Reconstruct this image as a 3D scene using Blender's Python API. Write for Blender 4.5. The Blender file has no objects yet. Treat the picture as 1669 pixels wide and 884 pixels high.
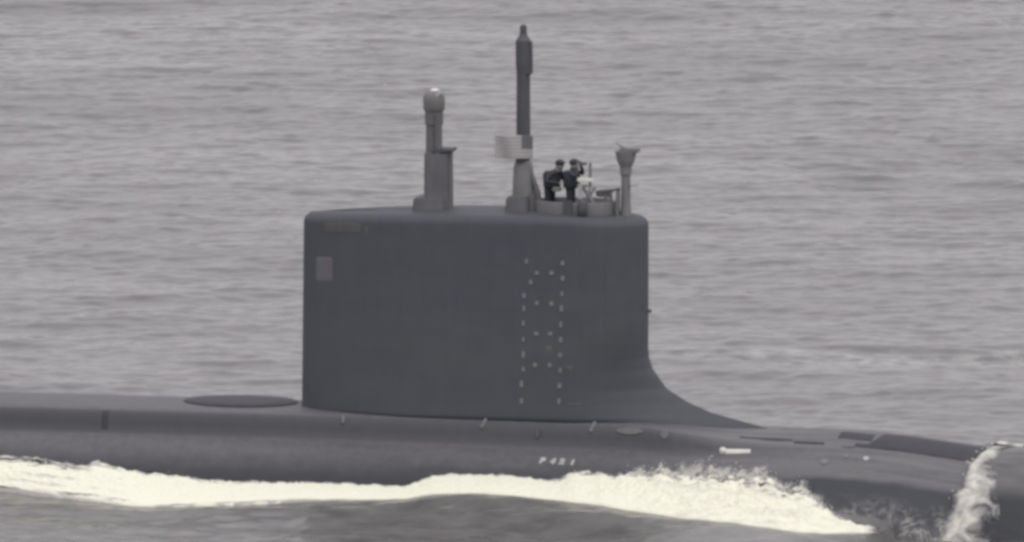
import bpy, bmesh, math, random
import numpy as np
from mathutils import Vector, Matrix
random.seed(7); rng = np.random.default_rng(11)
PI = math.pi
sc = bpy.context.scene
col = sc.collection

# ------------------------------------------------------------------ camera, light, exposure
TH = math.radians(7.0)          # camera looks down by this much
PSI = math.radians(12.0)        # bow is turned this much towards the camera
DIST = 420.0
fw = np.array([0, math.cos(TH), -math.sin(TH)])
rt = np.array([1.0, 0, 0]); up = np.array([0, math.sin(TH), math.cos(TH)])
TGT = np.array([1.09, 0, 0]) + up * 7.02
CAM = TGT - fw * DIST
FOC = 50.0 * DIST
cd = bpy.data.cameras.new('camera'); cam = bpy.data.objects.new('camera', cd); col.objects.link(cam)
cam.location = CAM; cam.rotation_euler = (PI/2 - TH, 0, 0)
cd.sensor_width = 36; cd.lens = 36 * DIST / 33.38; cd.clip_start = 1; cd.clip_end = 60000
sc.camera = cam
SUN_EL, SUN_AZ = math.radians(58), math.radians(150)   # azimuth from +Y, clockwise
w = bpy.data.worlds.new("World"); sc.world = w; w.use_nodes = True
nt = w.node_tree; nt.nodes.clear()
out = nt.nodes.new('ShaderNodeOutputWorld'); bg = nt.nodes.new('ShaderNodeBackground')
sky = nt.nodes.new('ShaderNodeTexSky'); sky.sky_type = 'NISHITA'; sky.sun_disc = False
sky.sun_elevation = SUN_EL; sky.sun_rotation = SUN_AZ
tc = nt.nodes.new('ShaderNodeTexCoord'); sx = nt.nodes.new('ShaderNodeSeparateXYZ')
nt.links.new(tc.outputs['Generated'], sx.inputs[0])
mr = nt.nodes.new('ShaderNodeMapRange'); mr.inputs[1].default_value = 0; mr.inputs[2].default_value = 1
mr.inputs[3].default_value = 8.2; mr.inputs[4].default_value = 11.0
nt.links.new(sx.outputs[2], mr.inputs[0])
cc = nt.nodes.new('ShaderNodeVectorMath'); cc.operation = 'SCALE'; cc.inputs[0].default_value = (1.0, 0.955, 0.985)
nt.links.new(mr.outputs[0], cc.inputs['Scale'])
mx = nt.nodes.new('ShaderNodeMixRGB'); mx.inputs[0].default_value = 0.9
nt.links.new(sky.outputs[0], mx.inputs[1]); nt.links.new(cc.outputs[0], mx.inputs[2])
nt.links.new(mx.outputs[0], bg.inputs[0]); bg.inputs[1].default_value = 0.10
nt.links.new(bg.outputs[0], out.inputs[0])
sd = bpy.data.lights.new('sun', 'SUN'); sun = bpy.data.objects.new('sun', sd); col.objects.link(sun)
sd.energy = 0.9; sd.angle = math.radians(25); sd.color = (1.0, 0.96, 0.88)
sdir = Vector((math.sin(SUN_AZ)*math.cos(SUN_EL), math.cos(SUN_AZ)*math.cos(SUN_EL), math.sin(SUN_EL)))
sun.rotation_euler = sdir.to_track_quat('Z', 'Y').to_euler()
sun.location = (0, -60, 80)
sc.view_settings.view_transform = 'Standard'; sc.view_settings.look = 'None'
sc.view_settings.exposure = 0.0; sc.view_settings.gamma = 1.0; sc.view_settings.use_curve_mapping = False
sc.render.engine = 'CYCLES'
sc.cycles.pixel_filter_type = 'BLACKMAN_HARRIS'; sc.cycles.filter_width = 3.6
sc.cycles.max_bounces = 8; sc.cycles.transparent_max_bounces = 12
sc.cycles.use_denoising = True
sc.cycles.sample_clamp_indirect = 4.0

# ------------------------------------------------------------------ pixel <-> place helpers
cP, sP = math.cos(PSI), math.sin(PSI)
def l2w(x, y, z): return np.stack(np.broadcast_arrays(x*cP + y*sP, -x*sP + y*cP, z), -1).astype(float)
def proj(P):
    d = P - CAM; f = d @ fw
    return 834.5 + FOC*(d @ rt)/f, 442 - FOC*(d @ up)/f
def ray(px, py): return fw + rt*(px-834.5)/FOC + up*(442-py)/FOC
def at_y(px, py, y):            # submarine-frame point on the plane y = const
    d = ray(px, py); C = CAM
    dx, dy = d[0]*cP - d[1]*sP, d[0]*sP + d[1]*cP
    cx, cy = C[0]*cP - C[1]*sP, C[0]*sP + C[1]*cP
    t = (y-cy)/dy
    return cx + t*dx, CAM[2] + t*d[2]

# ------------------------------------------------------------------ materials
def mat(name, base, rough=0.6, spec=0.4, nodes=None):
    m = bpy.data.materials.new(name); m.use_nodes = True
    b = m.node_tree.nodes['Principled BSDF']
    b.inputs['Base Color'].default_value = (*base, 1); b.inputs['Roughness'].default_value = rough
    b.inputs['Specular IOR Level'].default_value = spec
    if nodes: nodes(m.node_tree, b)
    return m
def N(t, k, **kw):
    n = t.nodes.new(k)
    for a, v in kw.items(): setattr(n, a, v)
    return n
def coords(t, scale, kind='Object'):
    c = N(t, 'ShaderNodeTexCoord'); m = N(t, 'ShaderNodeMapping'); m.inputs['Scale'].default_value = scale
    t.links.new(c.outputs[kind], m.inputs[0]); return m.outputs[0]
def noise(t, vec, scale, detail=4, rough=.55, dist=0):
    n = N(t, 'ShaderNodeTexNoise'); n.inputs['Scale'].default_value = scale; n.inputs['Detail'].default_value = detail
    n.inputs['Roughness'].default_value = rough; n.inputs['Distortion'].default_value = dist
    t.links.new(vec, n.inputs['Vector']); return n.outputs['Fac']
def ramp(t, fac, stops):
    r = N(t, 'ShaderNodeValToRGB'); e = r.color_ramp.elements
    while len(e) < len(stops): e.new(0.5)
    for k, (p, c) in enumerate(stops):
        e[k].position = p; e[k].color = (*c, 1) if hasattr(c, '__len__') else (c, c, c, 1)
    t.links.new(fac, r.inputs[0]); return r.outputs[0]
def mixc(t, fac, a, b, mode='MIX'):
    m = N(t, 'ShaderNodeMixRGB', blend_type=mode)
    for s, v in ((0, fac), (1, a), (2, b)):
        if isinstance(v, (int, float)): m.inputs[s].default_value = v if s == 0 else (v, v, v, 1)
        elif isinstance(v, tuple): m.inputs[s].default_value = (*v, 1)
        else: t.links.new(v, m.inputs[s])
    return m.outputs[0]
def mth(t, op, a, b=0.0, clamp=False):
    m = N(t, 'ShaderNodeMath', operation=op); m.use_clamp = clamp
    for s, v in ((0, a), (1, b)):
        if isinstance(v, (int, float)): m.inputs[s].default_value = v
        else: t.links.new(v, m.inputs[s])
    return m.outputs[0]

def weathered(c1, c2, streak=(0.35, 0.35, 1.2), tile=False, k=1.0):
    def f(t, b):
        v = coords(t, streak); n1 = noise(t, v, 1.0, 5, .6, .3)
        cc_ = ramp(t, n1, [(.32, c1), (.68, c2)])
        v2 = coords(t, (2.5, 2.5, .5)); n2 = noise(t, v2, 1.4, 6, .65)
        cc_ = mixc(t, 0.35*k, cc_, ramp(t, n2, [(.3, tuple(x*.75 for x in c1)), (.7, tuple(x*1.25 for x in c2))]))
        if tile:
            br = N(t, 'ShaderNodeTexBrick'); br.inputs['Scale'].default_value = 1.0
            br.inputs['Brick Width'].default_value = .75; br.inputs['Row Height'].default_value = .75; br.offset = 0
            br.inputs['Mortar Size'].default_value = .012; br.inputs['Mortar Smooth'].default_value = .6
            br.inputs['Color1'].default_value = (1, 1, 1, 1); br.inputs['Color2'].default_value = (.94, .945, .94, 1)
            br.inputs['Mortar'].default_value = (.84, .84, .84, 1)
            g = N(t, 'ShaderNodeTexCoord'); s = N(t, 'ShaderNodeSeparateXYZ'); c = N(t, 'ShaderNodeCombineXYZ')
            t.links.new(g.outputs['Object'], s.inputs[0]); t.links.new(s.outputs[0], c.inputs[0]); t.links.new(s.outputs[2], c.inputs[1])
            t.links.new(c.outputs[0], br.inputs['Vector'])
            cc_ = mixc(t, 0.7, cc_, br.outputs['Color'], 'MULTIPLY')
        t.links.new(cc_, b.inputs['Base Color'])
        t.links.new(ramp(t, n1, [(0, .5), (1, .75)]), b.inputs['Roughness'])
        bp = N(t, 'ShaderNodeBump'); bp.inputs['Strength'].default_value = .25; bp.inputs['Distance'].default_value = .05
        t.links.new(n1, bp.inputs['Height']); t.links.new(bp.outputs[0], b.inputs['Normal'])
    return f
M = {}
M['sail'] = mat('sail_coating', (.1,.1,.1), nodes=weathered((.080,.090,.108), (.096,.102,.112), tile=True, k=.4), spec=.2)
def hullnodes(t, b):
    weathered((.098,.099,.110), (.140,.138,.150), streak=(.16,1.6,1.6))(t, b)
    base = b.inputs['Base Color'].links[0].from_socket
    g = N(t, 'ShaderNodeTexCoord'); s = N(t, 'ShaderNodeSeparateXYZ'); t.links.new(g.outputs['Object'], s.inputs[0])
    x, y, z = s.outputs
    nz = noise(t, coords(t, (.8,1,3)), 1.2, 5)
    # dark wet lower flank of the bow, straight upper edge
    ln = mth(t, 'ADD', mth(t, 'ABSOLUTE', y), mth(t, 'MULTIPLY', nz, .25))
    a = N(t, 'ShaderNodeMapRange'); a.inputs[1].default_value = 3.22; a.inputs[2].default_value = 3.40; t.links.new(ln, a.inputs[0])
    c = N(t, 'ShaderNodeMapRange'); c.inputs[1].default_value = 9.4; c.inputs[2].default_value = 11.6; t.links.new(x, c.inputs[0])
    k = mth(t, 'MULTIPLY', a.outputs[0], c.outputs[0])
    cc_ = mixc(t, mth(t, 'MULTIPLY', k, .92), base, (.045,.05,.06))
    # scuffed salty streaks forward of the sail
    st = noise(t, coords(t, (.12, 2.2, .6)), 1.5, 5, .6)
    f2 = N(t, 'ShaderNodeMapRange'); f2.inputs[1].default_value = 5.5; f2.inputs[2].default_value = 8.5; t.links.new(x, f2.inputs[0])
    cc_ = mixc(t, mth(t, 'MULTIPLY', f2.outputs[0], mth(t, 'MULTIPLY', ramp(t, st, [(.4, 0), (.62, 1)]), mth(t,'SUBTRACT',1.0,a.outputs[0]))), cc_, (.165,.165,.17))
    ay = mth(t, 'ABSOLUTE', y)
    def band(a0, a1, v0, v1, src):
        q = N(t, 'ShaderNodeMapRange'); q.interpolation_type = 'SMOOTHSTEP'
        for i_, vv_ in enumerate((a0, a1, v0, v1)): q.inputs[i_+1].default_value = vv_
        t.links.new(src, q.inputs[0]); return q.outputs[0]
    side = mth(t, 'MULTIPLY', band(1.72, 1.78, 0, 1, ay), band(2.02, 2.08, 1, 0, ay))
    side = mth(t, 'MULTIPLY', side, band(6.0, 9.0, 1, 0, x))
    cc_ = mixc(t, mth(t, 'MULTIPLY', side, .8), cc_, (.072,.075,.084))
    shade_y = mth(t, 'ADD', ay, mth(t, 'MULTIPLY', mth(t, 'SUBTRACT', nz, .5), .5))
    wet_shade = mth(t, 'MULTIPLY', band(2.5, 3.9, 0, 1, shade_y), band(6.0, 9.0, 1, 0, x))  # darker toward the waterline; shade against the foam's bounce put into colour
    cc_ = mixc(t, mth(t, 'MULTIPLY', wet_shade, .95), cc_, (.034,.038,.045))
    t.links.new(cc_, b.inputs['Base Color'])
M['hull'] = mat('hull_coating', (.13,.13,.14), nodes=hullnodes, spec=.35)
M['panel'] = mat('dark_panel', (.08,.08,.09), nodes=weathered((.045,.048,.058), (.065,.065,.075)), spec=.2)
M['joint'] = mat('joint_coating', (.08,.08,.09), nodes=weathered((.062,.065,.074), (.072,.073,.082)), spec=.2)
M['lightpanel'] = mat('light_grey_panel', (.2,.2,.21), nodes=weathered((.135,.13,.148), (.155,.15,.165)), spec=.3)
M['faint'] = mat('faint_grey_panel', (.14,.14,.15), nodes=weathered((.10,.10,.105), (.118,.115,.118)), spec=.3)
M['white'] = mat('white_marking_paint', (.78,.78,.70), .6, nodes=weathered((.72,.71,.64), (.82,.82,.76)))
M['worn'] = mat('worn_white_paint', (.4,.4,.38), .6, nodes=weathered((.27,.27,.26), (.42,.42,.40), streak=(5,5,5)))
M['step'] = mat('foothold_paint', (.3,.3,.28), .6, nodes=weathered((.14,.14,.142), (.24,.235,.23), streak=(5,5,5)))
M['mastgrey'] = mat('mast_grey', (.2,.2,.2), nodes=weathered((.165,.168,.17), (.21,.21,.21)))
M['mastmid'] = mat('mast_mid_grey', (.13,.13,.14), nodes=weathered((.118,.118,.13), (.155,.155,.162)))
M['mastdark'] = mat('mast_dark', (.08,.085,.1), nodes=weathered((.074,.078,.092), (.095,.099,.11)))
M['radome'] = mat('radome_grey', (.3,.3,.3), nodes=weathered((.17,.17,.17), (.20,.20,.198)))
M['cloth'] = mat('dark_jacket', (.05,.055,.07), .85, nodes=weathered((.030,.034,.045), (.045,.05,.06), streak=(6,6,6)))
M['trouser'] = mat('dark_trousers', (.04,.045,.06), .85, nodes=weathered((.028,.032,.043), (.042,.046,.056), streak=(6,6,6)))
M['skin'] = mat('skin', (.27,.22,.205), .7)
M['vest'] = mat('grey_vest', (.22,.21,.21), .8)
M['pale'] = mat('pale_fabric', (.45,.44,.43), .8, nodes=weathered((.36,.36,.36), (.5,.49,.48), streak=(3,3,3)))

# ------------------------------------------------------------------ mesh helpers
def link(name, me, m=None, parent=None, smooth=True):
    o = bpy.data.objects.new(name, me); col.objects.link(o)
    if m is not None: me.materials.append(M[m] if isinstance(m, str) else m)
    if smooth: me.polygons.foreach_set('use_smooth', [True]*len(me.polygons))
    if parent: o.parent = parent
    return o
def gridmesh(P, closed_u=False, uv=None):
    nu, nv = P.shape[:2]
    I = np.arange(nu*nv).reshape(nu, nv)
    A = np.vstack([I, I[:1]]) if closed_u else I
    q = np.stack([A[:-1,:-1], A[1:,:-1], A[1:,1:], A[:-1,1:]], -1).reshape(-1, 4)
    me = bpy.data.meshes.new('grid')
    me.vertices.add(nu*nv); me.vertices.foreach_set('co', P.reshape(-1).astype(np.float32))
    me.loops.add(q.size); me.loops.foreach_set('vertex_index', q.reshape(-1).astype(np.int32))
    me.polygons.add(len(q)); me.polygons.foreach_set('loop_start', np.arange(0, q.size, 4, dtype=np.int32))
    me.update(calc_edges=True)
    if uv is not None:
        L = me.uv_layers.new(name='UVMap'); L.data.foreach_set('uv', uv.reshape(-1, 2)[q.reshape(-1)].reshape(-1).astype(np.float32))
    return me
def bm_obj(name, bm, m, parent=None, smooth=False):
    me = bpy.data.meshes.new(name); bm.normal_update(); bm.to_mesh(me); bm.free()
    return link(name, me, m, parent, smooth)
def add_lathe(bm, prof, cx, cy, n=20, sy=1.0):       # prof: (r, z) bottom to top
    rings = []
    for r, z in prof:
        rings.append([bm.verts.new((cx + r*math.cos(2*PI*k/n), cy + r*sy*math.sin(2*PI*k/n), z)) for k in range(n)])
    for a, b in zip(rings, rings[1:]):
        for k in range(n): bm.faces.new((a[k], a[(k+1)%n], b[(k+1)%n], b[k]))
    bm.faces.new(rings[-1]); bm.faces.new(rings[0][::-1])
def add_box(bm, x0, x1, y0, y1, z0, z1, taper=0.0, bev=0.015):
    cx, cy = (x0+x1)/2, (y0+y1)/2
    v = []
    for z, t in ((z0, 0), (z1, taper)):
        for a, b in ((x0,y0),(x1,y0),(x1,y1),(x0,y1)):
            v.append(bm.verts.new((cx+(a-cx)*(1-t), cy+(b-cy)*(1-t), z)))
    fs = [bm.faces.new([v[i] for i in q]) for q in ((3,2,1,0),(4,5,6,7),(0,1,5,4),(1,2,6,5),(2,3,7,6),(3,0,4,7))]
    if bev: bmesh.ops.bevel(bm, geom=list({e for f in fs for e in f.edges}), offset=bev, segments=2, affect='EDGES')
def add_tube(bm, a, b, r, r2=None, n=10):
    a, b = Vector(a), Vector(b); r2 = r if r2 is None else r2
    d = (b-a).normalized(); q = d.to_track_quat('Z', 'Y')
    R = []
    for p, rr in ((a, r), (b, r2)):
        R.append([bm.verts.new(p + q @ Vector((rr*math.cos(2*PI*k/n), rr*math.sin(2*PI*k/n), 0))) for k in range(n)])
    for k in range(n): bm.faces.new((R[0][k], R[0][(k+1)%n], R[1][(k+1)%n], R[1][k]))
    bm.faces.new(R[1]); bm.faces.new(R[0][::-1])
def sm01(a, b, x): t = np.clip((x-a)/(b-a), 0, 1); return t*t*(3-2*t)
def fnoise(x, y, seed=0, octs=4, rough=.5):          # cheap smooth value noise, 2-D
    r = np.random.default_rng(seed); tab = r.random((256, 256)); s = 0; a = 1; n = 0
    x = np.asarray(x, float); y = np.asarray(y, float)
    for o in range(octs):
        xi, yi = np.floor(x).astype(int), np.floor(y).astype(int); fx, fy = x-xi, y-yi
        fx = fx*fx*(3-2*fx); fy = fy*fy*(3-2*fy)
        g = lambda i, j: tab[(xi+i) % 256, (yi+j) % 256]
        s = s + a*((g(0,0)*(1-fx)+g(1,0)*fx)*(1-fy) + (g(0,1)*(1-fx)+g(1,1)*fx)*fy); n += a
        a *= rough; x = x*2.03+17.1; y = y*2.03+9.7
    return s/n

# ------------------------------------------------------------------ submarine hull section
R0 = 5.2
XS = [-75, -60, -45, -6, 5.5, 8.2, 10.25, 12.3, 14.35, 16.4]; ZS = [0.6, 1.9, 2.5, 2.5, 2.42, 2.28, 2.24, 2.18, 2.03, 1.78]
def Rx(x): 
    t = np.clip((x-16.4)/14.6, 0, .9999); u = np.clip((-50-x)/26., 0, .98)
    return R0*np.sqrt(1-t*t)*(1-u**2)
def mx_(x): return 1 - sm01(5.5, 12.5, x) - 0
def zcx(x):
    zb = np.interp(x, XS, ZS) - .35*mx_(x) - R0
    zb = np.where(x > 16.4, -3.42 - .5*sm01(16.4, 26, x), zb)
    return np.where(x < -45, -3.05-.35*0, zb)
def section(x, s):
    """x station, s in 0..1 from top centre to keel on one side; returns y>=0, z"""
    x, s = np.broadcast_arrays(np.asarray(x, float), np.asarray(s, float))
    R, zc, m = Rx(x), zcx(x), mx_(x)
    m = m*sm01(-56, -48, x)
    zt = zc + R + .35*m
    # first part: s<.25 spans y 0..2.25
    ys = np.interp(s, [0, .07, .13, .155, .175, .205, .22, .25], [0, .8, 1.50, 1.74, 1.86, 1.97, 2.08, 2.30])
    dz = np.interp(s, [0, .07, .13, .155, .175, .205, .22, .25], [0, .01, .03, .08, .17, .76, .83, .885])
    y1 = ys*R/R0; zcirc = zc + np.sqrt(np.maximum(R*R-y1*y1, 0))
    z1 = m*(zt-dz) + (1-m)*zcirc
    a0 = math.asin(2.30/R0); a = a0 + (s-.25)/.75*(PI-a0)
    y2 = R*np.sin(a); z2 = zc + R*np.cos(a)
    # close the small step between the two parts
    return np.where(s < .25, y1, y2), np.where(s < .25, z1, z2)
SS = np.concatenate([np.linspace(0, .13, 6), np.linspace(.142, .25, 10)[0:], np.linspace(.27, 1, 56)])
# dense near-side lookup for placing things on the hull
gx = np.arange(-40, 19.5, .05); gs = np.linspace(0.0, .66, 1200)
GX, GS = np.meshgrid(gx, gs, indexing='ij'); GY, GZ = section(GX, GS)
GPX, GPY = proj(l2w(GX, -GY, GZ))
def on_hull(px, py):
    i = np.argmin((GPX-px)**2 + (GPY-py)**2); i = np.unravel_index(i, GPX.shape)
    return GX[i], GS[i]
def hull_pt(x, s, off=0.0):
    y, z = section(x, s); y2, z2 = section(x, np.asarray(s)+.004)
    ty, tz = y2-y, z2-z; l = np.hypot(ty, tz)+1e-9
    return np.stack(np.broadcast_arrays(x, -(y - off*tz/l), z + off*ty/l), -1)

root = bpy.data.objects.new('submarine', None); col.objects.link(root)
root.rotation_euler = (0, 0, -PSI)
root['label'] = 'dark grey submarine with a tall sail running on the surface through white foam'
root['category'] = 'submarine'

xs = np.concatenate([np.linspace(-75.9, -45, 40), np.arange(-44.5, 16.4, .25), 16.4+14.59*np.sin(np.linspace(0, PI/2*.995, 60))])
P = []
for x in xs:
    y, z = section(x, SS); a = np.stack([np.full_like(y, x), -y, z], -1); b = np.stack([np.full_like(y, x), y, z], -1)
    P.append(np.concatenate([a[::-1], b[1:-1]]))
P = np.array(P).transpose(1, 0, 2)
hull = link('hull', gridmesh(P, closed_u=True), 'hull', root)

def hull_patch(name, x0, x1, s0, s1, m, parent=hull, off=.012, ragged=0, nx=30, ns=14, round_left=0):
    u = np.linspace(0, 1, nx)[:, None]; v = np.linspace(0, 1, ns)[None, :]
    X = x0+(x1-x0)*u + 0*v; S = s0+(s1-s0)*v + 0*u
    if round_left: X = X + round_left*(v**2)*(1-u)
    if ragged: S = S + ragged*(fnoise(X*1.3, S*0+3, 5)-.5)*np.where(v > .5, 1, -1)
    u = np.concatenate([[0],np.linspace(0,1,nx-2),[1]])[:,None]; v = np.concatenate([[0],np.linspace(0,1,ns-2),[1]])[None,:]
    X = x0+(x1-x0)*u + 0*v + (round_left*(v**2)*(1-u) if round_left else 0); S = s0+(s1-s0)*v + 0*u
    if ragged: S = S + ragged*(fnoise(X*1.3, S*0+3, 5)-.5)*np.where(v > .5, 1, -1)
    iu = np.arange(nx)[:,None]; iv = np.arange(ns)[None,:]; rim = np.minimum(np.minimum(iu, nx-1-iu), np.minimum(iv, ns-1-iv))
    o = off*np.clip(rim, 0, 1) - .02*(rim < .5)
    return link(name, gridmesh(hull_pt(X, S, o)), m, parent)
def hp_px(name, pxa, pya, pxb, pyb, m, **k):   # patch from its upper-left and lower-right corners
    xa, sa = on_hull(pxa, pya); xb, sb = on_hull(pxb, pyb)
    return hull_patch(name, xa, xb, sa, sb, m, **k)

# oval dark hatch on the deck behind the sail
bm = bmesh.new()
hx = -8.05
add_lathe(bm, [(1.0, 2.40), (1.0, 2.535), (.97, 2.56), (.6, 2.575), (.2, 2.58)], 0, 0, 48)
for v in bm.verts: v.co.x = hx + v.co.x*1.9; v.co.y = .42 + v.co.y*1.3
bm_obj('deck_hatch', bm, 'panel', hull, True)
# dark plates and light spots towards the bow
xa, _ = on_hull(1432, 722); xb, _ = on_hull(1604, 745)
hull_patch('deck_plate', xa, xb, 0.0, on_hull(1500, 741)[1], 'panel', round_left=-.45, nx=60)
hp_px('deck_plate', 1372, 704, 1420, 719, 'panel', ragged=.01)
hp_px('deck_plate', 1396, 723, 1419, 731, 'panel')
hp_px('deck_seam', 1206, 711, 1292, 720, 'panel', ragged=.012, off=.006)  # grooved seam; its shadow line laid on as dark-coloured strips
hp_px('deck_seam', 1294, 718, 1342, 726, 'panel', ragged=.012, off=.006)
hp_px('deck_seam', 1274, 693, 1345, 699, 'faint', ragged=.012, off=.006)
for px, py, dx, dy, m in ((1411,748,5,5,'pale'), (1382,728,10,4,'lightpanel'), (1343,753,7,6,'mastgrey'), (1027,703,22,5,'radome'), (1083,708,7,7,'radome'), (1380,745,4,4,'mastgrey')):
    x, s = on_hull(px, py)
    bm = bmesh.new(); add_lathe(bm, [(1, -.02), (1, .02), (.9, .035)], 0, 0, 20)
    a = hull_pt(np.array(x), np.array(s)); b = hull_pt(np.array(x), np.array(s+.02)); t = Vector(b-a).normalized(); n = Vector((1,0,0)).cross(t); n = n if n.z > 0 else -n
    for v in bm.verts: v.co = Vector(a) + Vector((1,0,0))*v.co.x*dx/50 + t*v.co.y*dy/50*1.1 + n*v.co.z
    bm_obj('hull_fitting', bm, m, hull)
for px, py, h, tilt in ((788,692,12,8), (877,707,12,2), (966,698,13,9), (560,685,9,3)):      # small slanted cleats
    x, s = on_hull(px-tilt/2, py+h/2); x2, s2 = on_hull(px+tilt/2, py-h/2)
    bm = bmesh.new(); add_tube(bm, hull_pt(np.array(x), np.array(s), .03), hull_pt(np.array(x2), np.array(s2), .05), .05, .06, 8)
    bm_obj('cleat', bm, 'mastgrey' if px != 877 else 'lightpanel', hull)
for px in (172,):        # vertical joints of the casing side
    x, s = on_hull(px, 684)
    hull_patch('casing_joint', x-.10, x+.10, .160, .207, 'joint', off=.008, nx=6)
# white markings on the hull side
def text_on(ch, px, py, h, m, parent, shear=.2):
    cu = bpy.data.curves.new('t', 'FONT'); cu.body = ch; cu.size = h*1.4; cu.extrude = .006; cu.offset = .028; cu.shear = shear; cu.align_x = 'CENTER'
    o = bpy.data.objects.new('t', cu); col.objects.link(o); bpy.context.view_layer.update()
    me = bpy.data.meshes.new_from_object(o.evaluated_get(bpy.context.evaluated_depsgraph_get())); bpy.data.objects.remove(o)
    x, s = on_hull(px, py)
    for v in me.vertices:
        v_s = s - v.co.y/16.0; v.co = Vector(hull_pt(np.array(x+v.co.x), np.array(v_s), .014+v.co.z))
    return link('hull_number', me, m, parent, False)
for ch, px, py in (('P', 882, 755), ('4', 899, 756), ('2', 915, 757), ('J', 931, 758)):
    text_on(ch, px, py, .215, 'pale', hull, .12)
x0, s0 = on_hull(1173, 732.5); x1, s1 = on_hull(1223, 738.5)
hull_patch('white_bar_marking', x0, x1, s0-.001, s1+.002, 'white', off=.02, nx=20, ns=6)
x2, s2 = on_hull(1178, 734)
bm = bmesh.new(); add_lathe(bm, [(.11, 0), (.11, .05), (.06, .08)], 0, 0, 14)
pc = Vector(hull_pt(np.array(x2), np.array(s2)))
for v in bm.verts: v.co = pc + Vector((v.co.x, -v.co.z-.02+v.co.y*.3, v.co.y*.8+v.co.z*.4))
bm_obj('marking_lamp', bm, 'white', hull)

# ------------------------------------------------------------------ sail
XA, XF, XN = -5.80, 5.62, 3.2
def stop(x): return np.interp(x, [-5.8, -3, 0, 3, 5.6], [8.88, 9.0, 9.07, 9.07, 9.0])
EX = ([2.0, 2.2, 2.42, 2.62, 2.96, 3.40, 4.04, 4.4, 4.8], [10.2, 9.5, 8.6, 7.77, 6.95, 6.24, 5.77, 5.65, 5.62])
def ring(z, ins=0.0, n=44, m=40):
    """closed outline of the sail at height z (before top crown)"""
    xf = np.interp(z, *EX); k = float(sm01(5.6, 2.5, z)) if z < 5.6 else 0.0
    wmax = 1.60 + .010*(9-z) if z > 2.42 else 1.60 - .5*(2.42-z)
    xa = XA - .012*(9-z)
    # aft quarter + flat + nose
    ta = np.linspace(0, 1, n)**1.6; xaft = xa + (XN-xa)*ta
    tt = np.clip((xaft-xa)/4.6, 0, 1); yaft = wmax*(.06+.94*(np.sin(tt*PI/2))**.62)
    a = np.linspace(0, PI/2, m)[1:]; u = np.sin(a)
    L = xf-XN; xn = XN + L*u
    ue = np.clip((xn-XN)/(XF-XN), 0, 1); 
    yell = wmax*np.sqrt(np.clip(1-u**2.3, 0, 1))
    ywed = wmax*np.clip(1-u**1.5, 0, 1)**1.15
    yn = yell*(1-k)+ywed*k
    yn[-1] = 0
    X = np.concatenate([[xa], xaft, xn]); Y = np.concatenate([[0], yaft, yn])
    if ins:
        w0 = wmax; cxm = .2
        Y = np.maximum(Y-ins, 0)*1.0 if ins < wmax else Y*0
        X = cxm + (X-cxm)*(1-ins/5.8)
    Xc = np.concatenate([X, X[-2:0:-1]]); Yc = np.concatenate([-Y, Y[-2:0:-1]])
    return Xc, Yc
rows = []
rr = .30
for z in np.concatenate([[2.0, 2.1, 2.2, 2.28], np.linspace(2.34, 4.8, 34), np.linspace(4.9, 8.5, 24)]):
    X, Y = ring(z); rows.append(np.stack([X, Y, np.full_like(X, z)], -1))
ZB = 8.70
for a in np.linspace(0, PI/2, 9):
    X, Y = ring(8.7, rr*(1-math.cos(a)))
    rows.append(np.stack([X, Y, stop(X)-rr+rr*math.sin(a)], -1))
for ins in (.5, .8, 1.1, 1.4, 1.61):
    X, Y = ring(8.7, ins); rows.append(np.stack([X, Y, stop(X)+.05*sm01(.3, 1.5, ins)+0*X], -1))
sail = link('sail', gridmesh(np.array(rows).transpose(1, 0, 2), closed_u=True), 'sail', root)
def sail_w(x, z):
    X, Y = ring(float(z)); h = len(X)//2+1
    return float(np.interp(x, X[:h], -Y[:h]))
def on_sail(px, py):
    y = -1.6
    for _ in range(10):
        x, z = at_y(px, py, y); y = -sail_w(x, min(max(z, 2.1), 8.6))
    return x, y, z
def sail_patch(name, px0, py0, px1, py1, m, off=.012, parent=sail, n=10):
    G = np.zeros((n, n, 3))
    for i in range(n):
        for j in range(n):
            x, y, z = on_sail(px0+(px1-px0)*i/(n-1), py0+(py1-py0)*j/(n-1))
            G[i, j] = (x, y-(off if 0 < i < n-1 and 0 < j < n-1 else -.01), z)
    return link(name, gridmesh(G), m, parent, False)
sail_patch('light_panel', 514, 417, 543, 460, 'lightpanel')
sail_patch('faint_panel', 526, 363, 590, 380, 'faint')
sail_patch('faint_panel', 593, 366, 601, 384, 'faint', n=4)
L_ = [(858,426),(865,460),(854,482),(854,503),(853,527),(853,553),(853,578),(853,602),(850,626),(850,654)]
R_ = [(917,429),(917,454),(916,479),(915,503),(914,529),(914,554),(913,579),(913,604),(912,629),(911,654)]
I_ = [(875,445),(899,445),(875,494),(899,495),(874,544),(897,544),(872,595),(896,595)]
foot0 = None
for k, (px, py) in enumerate(L_+R_+I_):
    x, y, z = on_sail(px, py)
    if foot0 is None:
        bm = bmesh.new(); add_box(bm, -.065, .065, -.03, .02, -.10, .10, 0, .02)
        foot0 = bm_obj('foothold', bm, 'step', sail); o = foot0
    else:
        o = foot0.copy(); col.objects.link(o); o.parent = sail
    o.location = (x, y, z); o.scale = (random.uniform(.75, 1.15), 1, random.uniform(.75, 1.2)) if k < 20 else (random.uniform(1.0, 1.3), 1, random.uniform(.6, .8))
sail_patch('worn_patch', 889, 561, 901, 578, 'faint', n=5)
sail_patch('worn_patch', 922, 595, 935, 606, 'faint', n=5)
sail_patch('worn_patch', 922, 657, 950, 661, 'faint', n=5)
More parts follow.
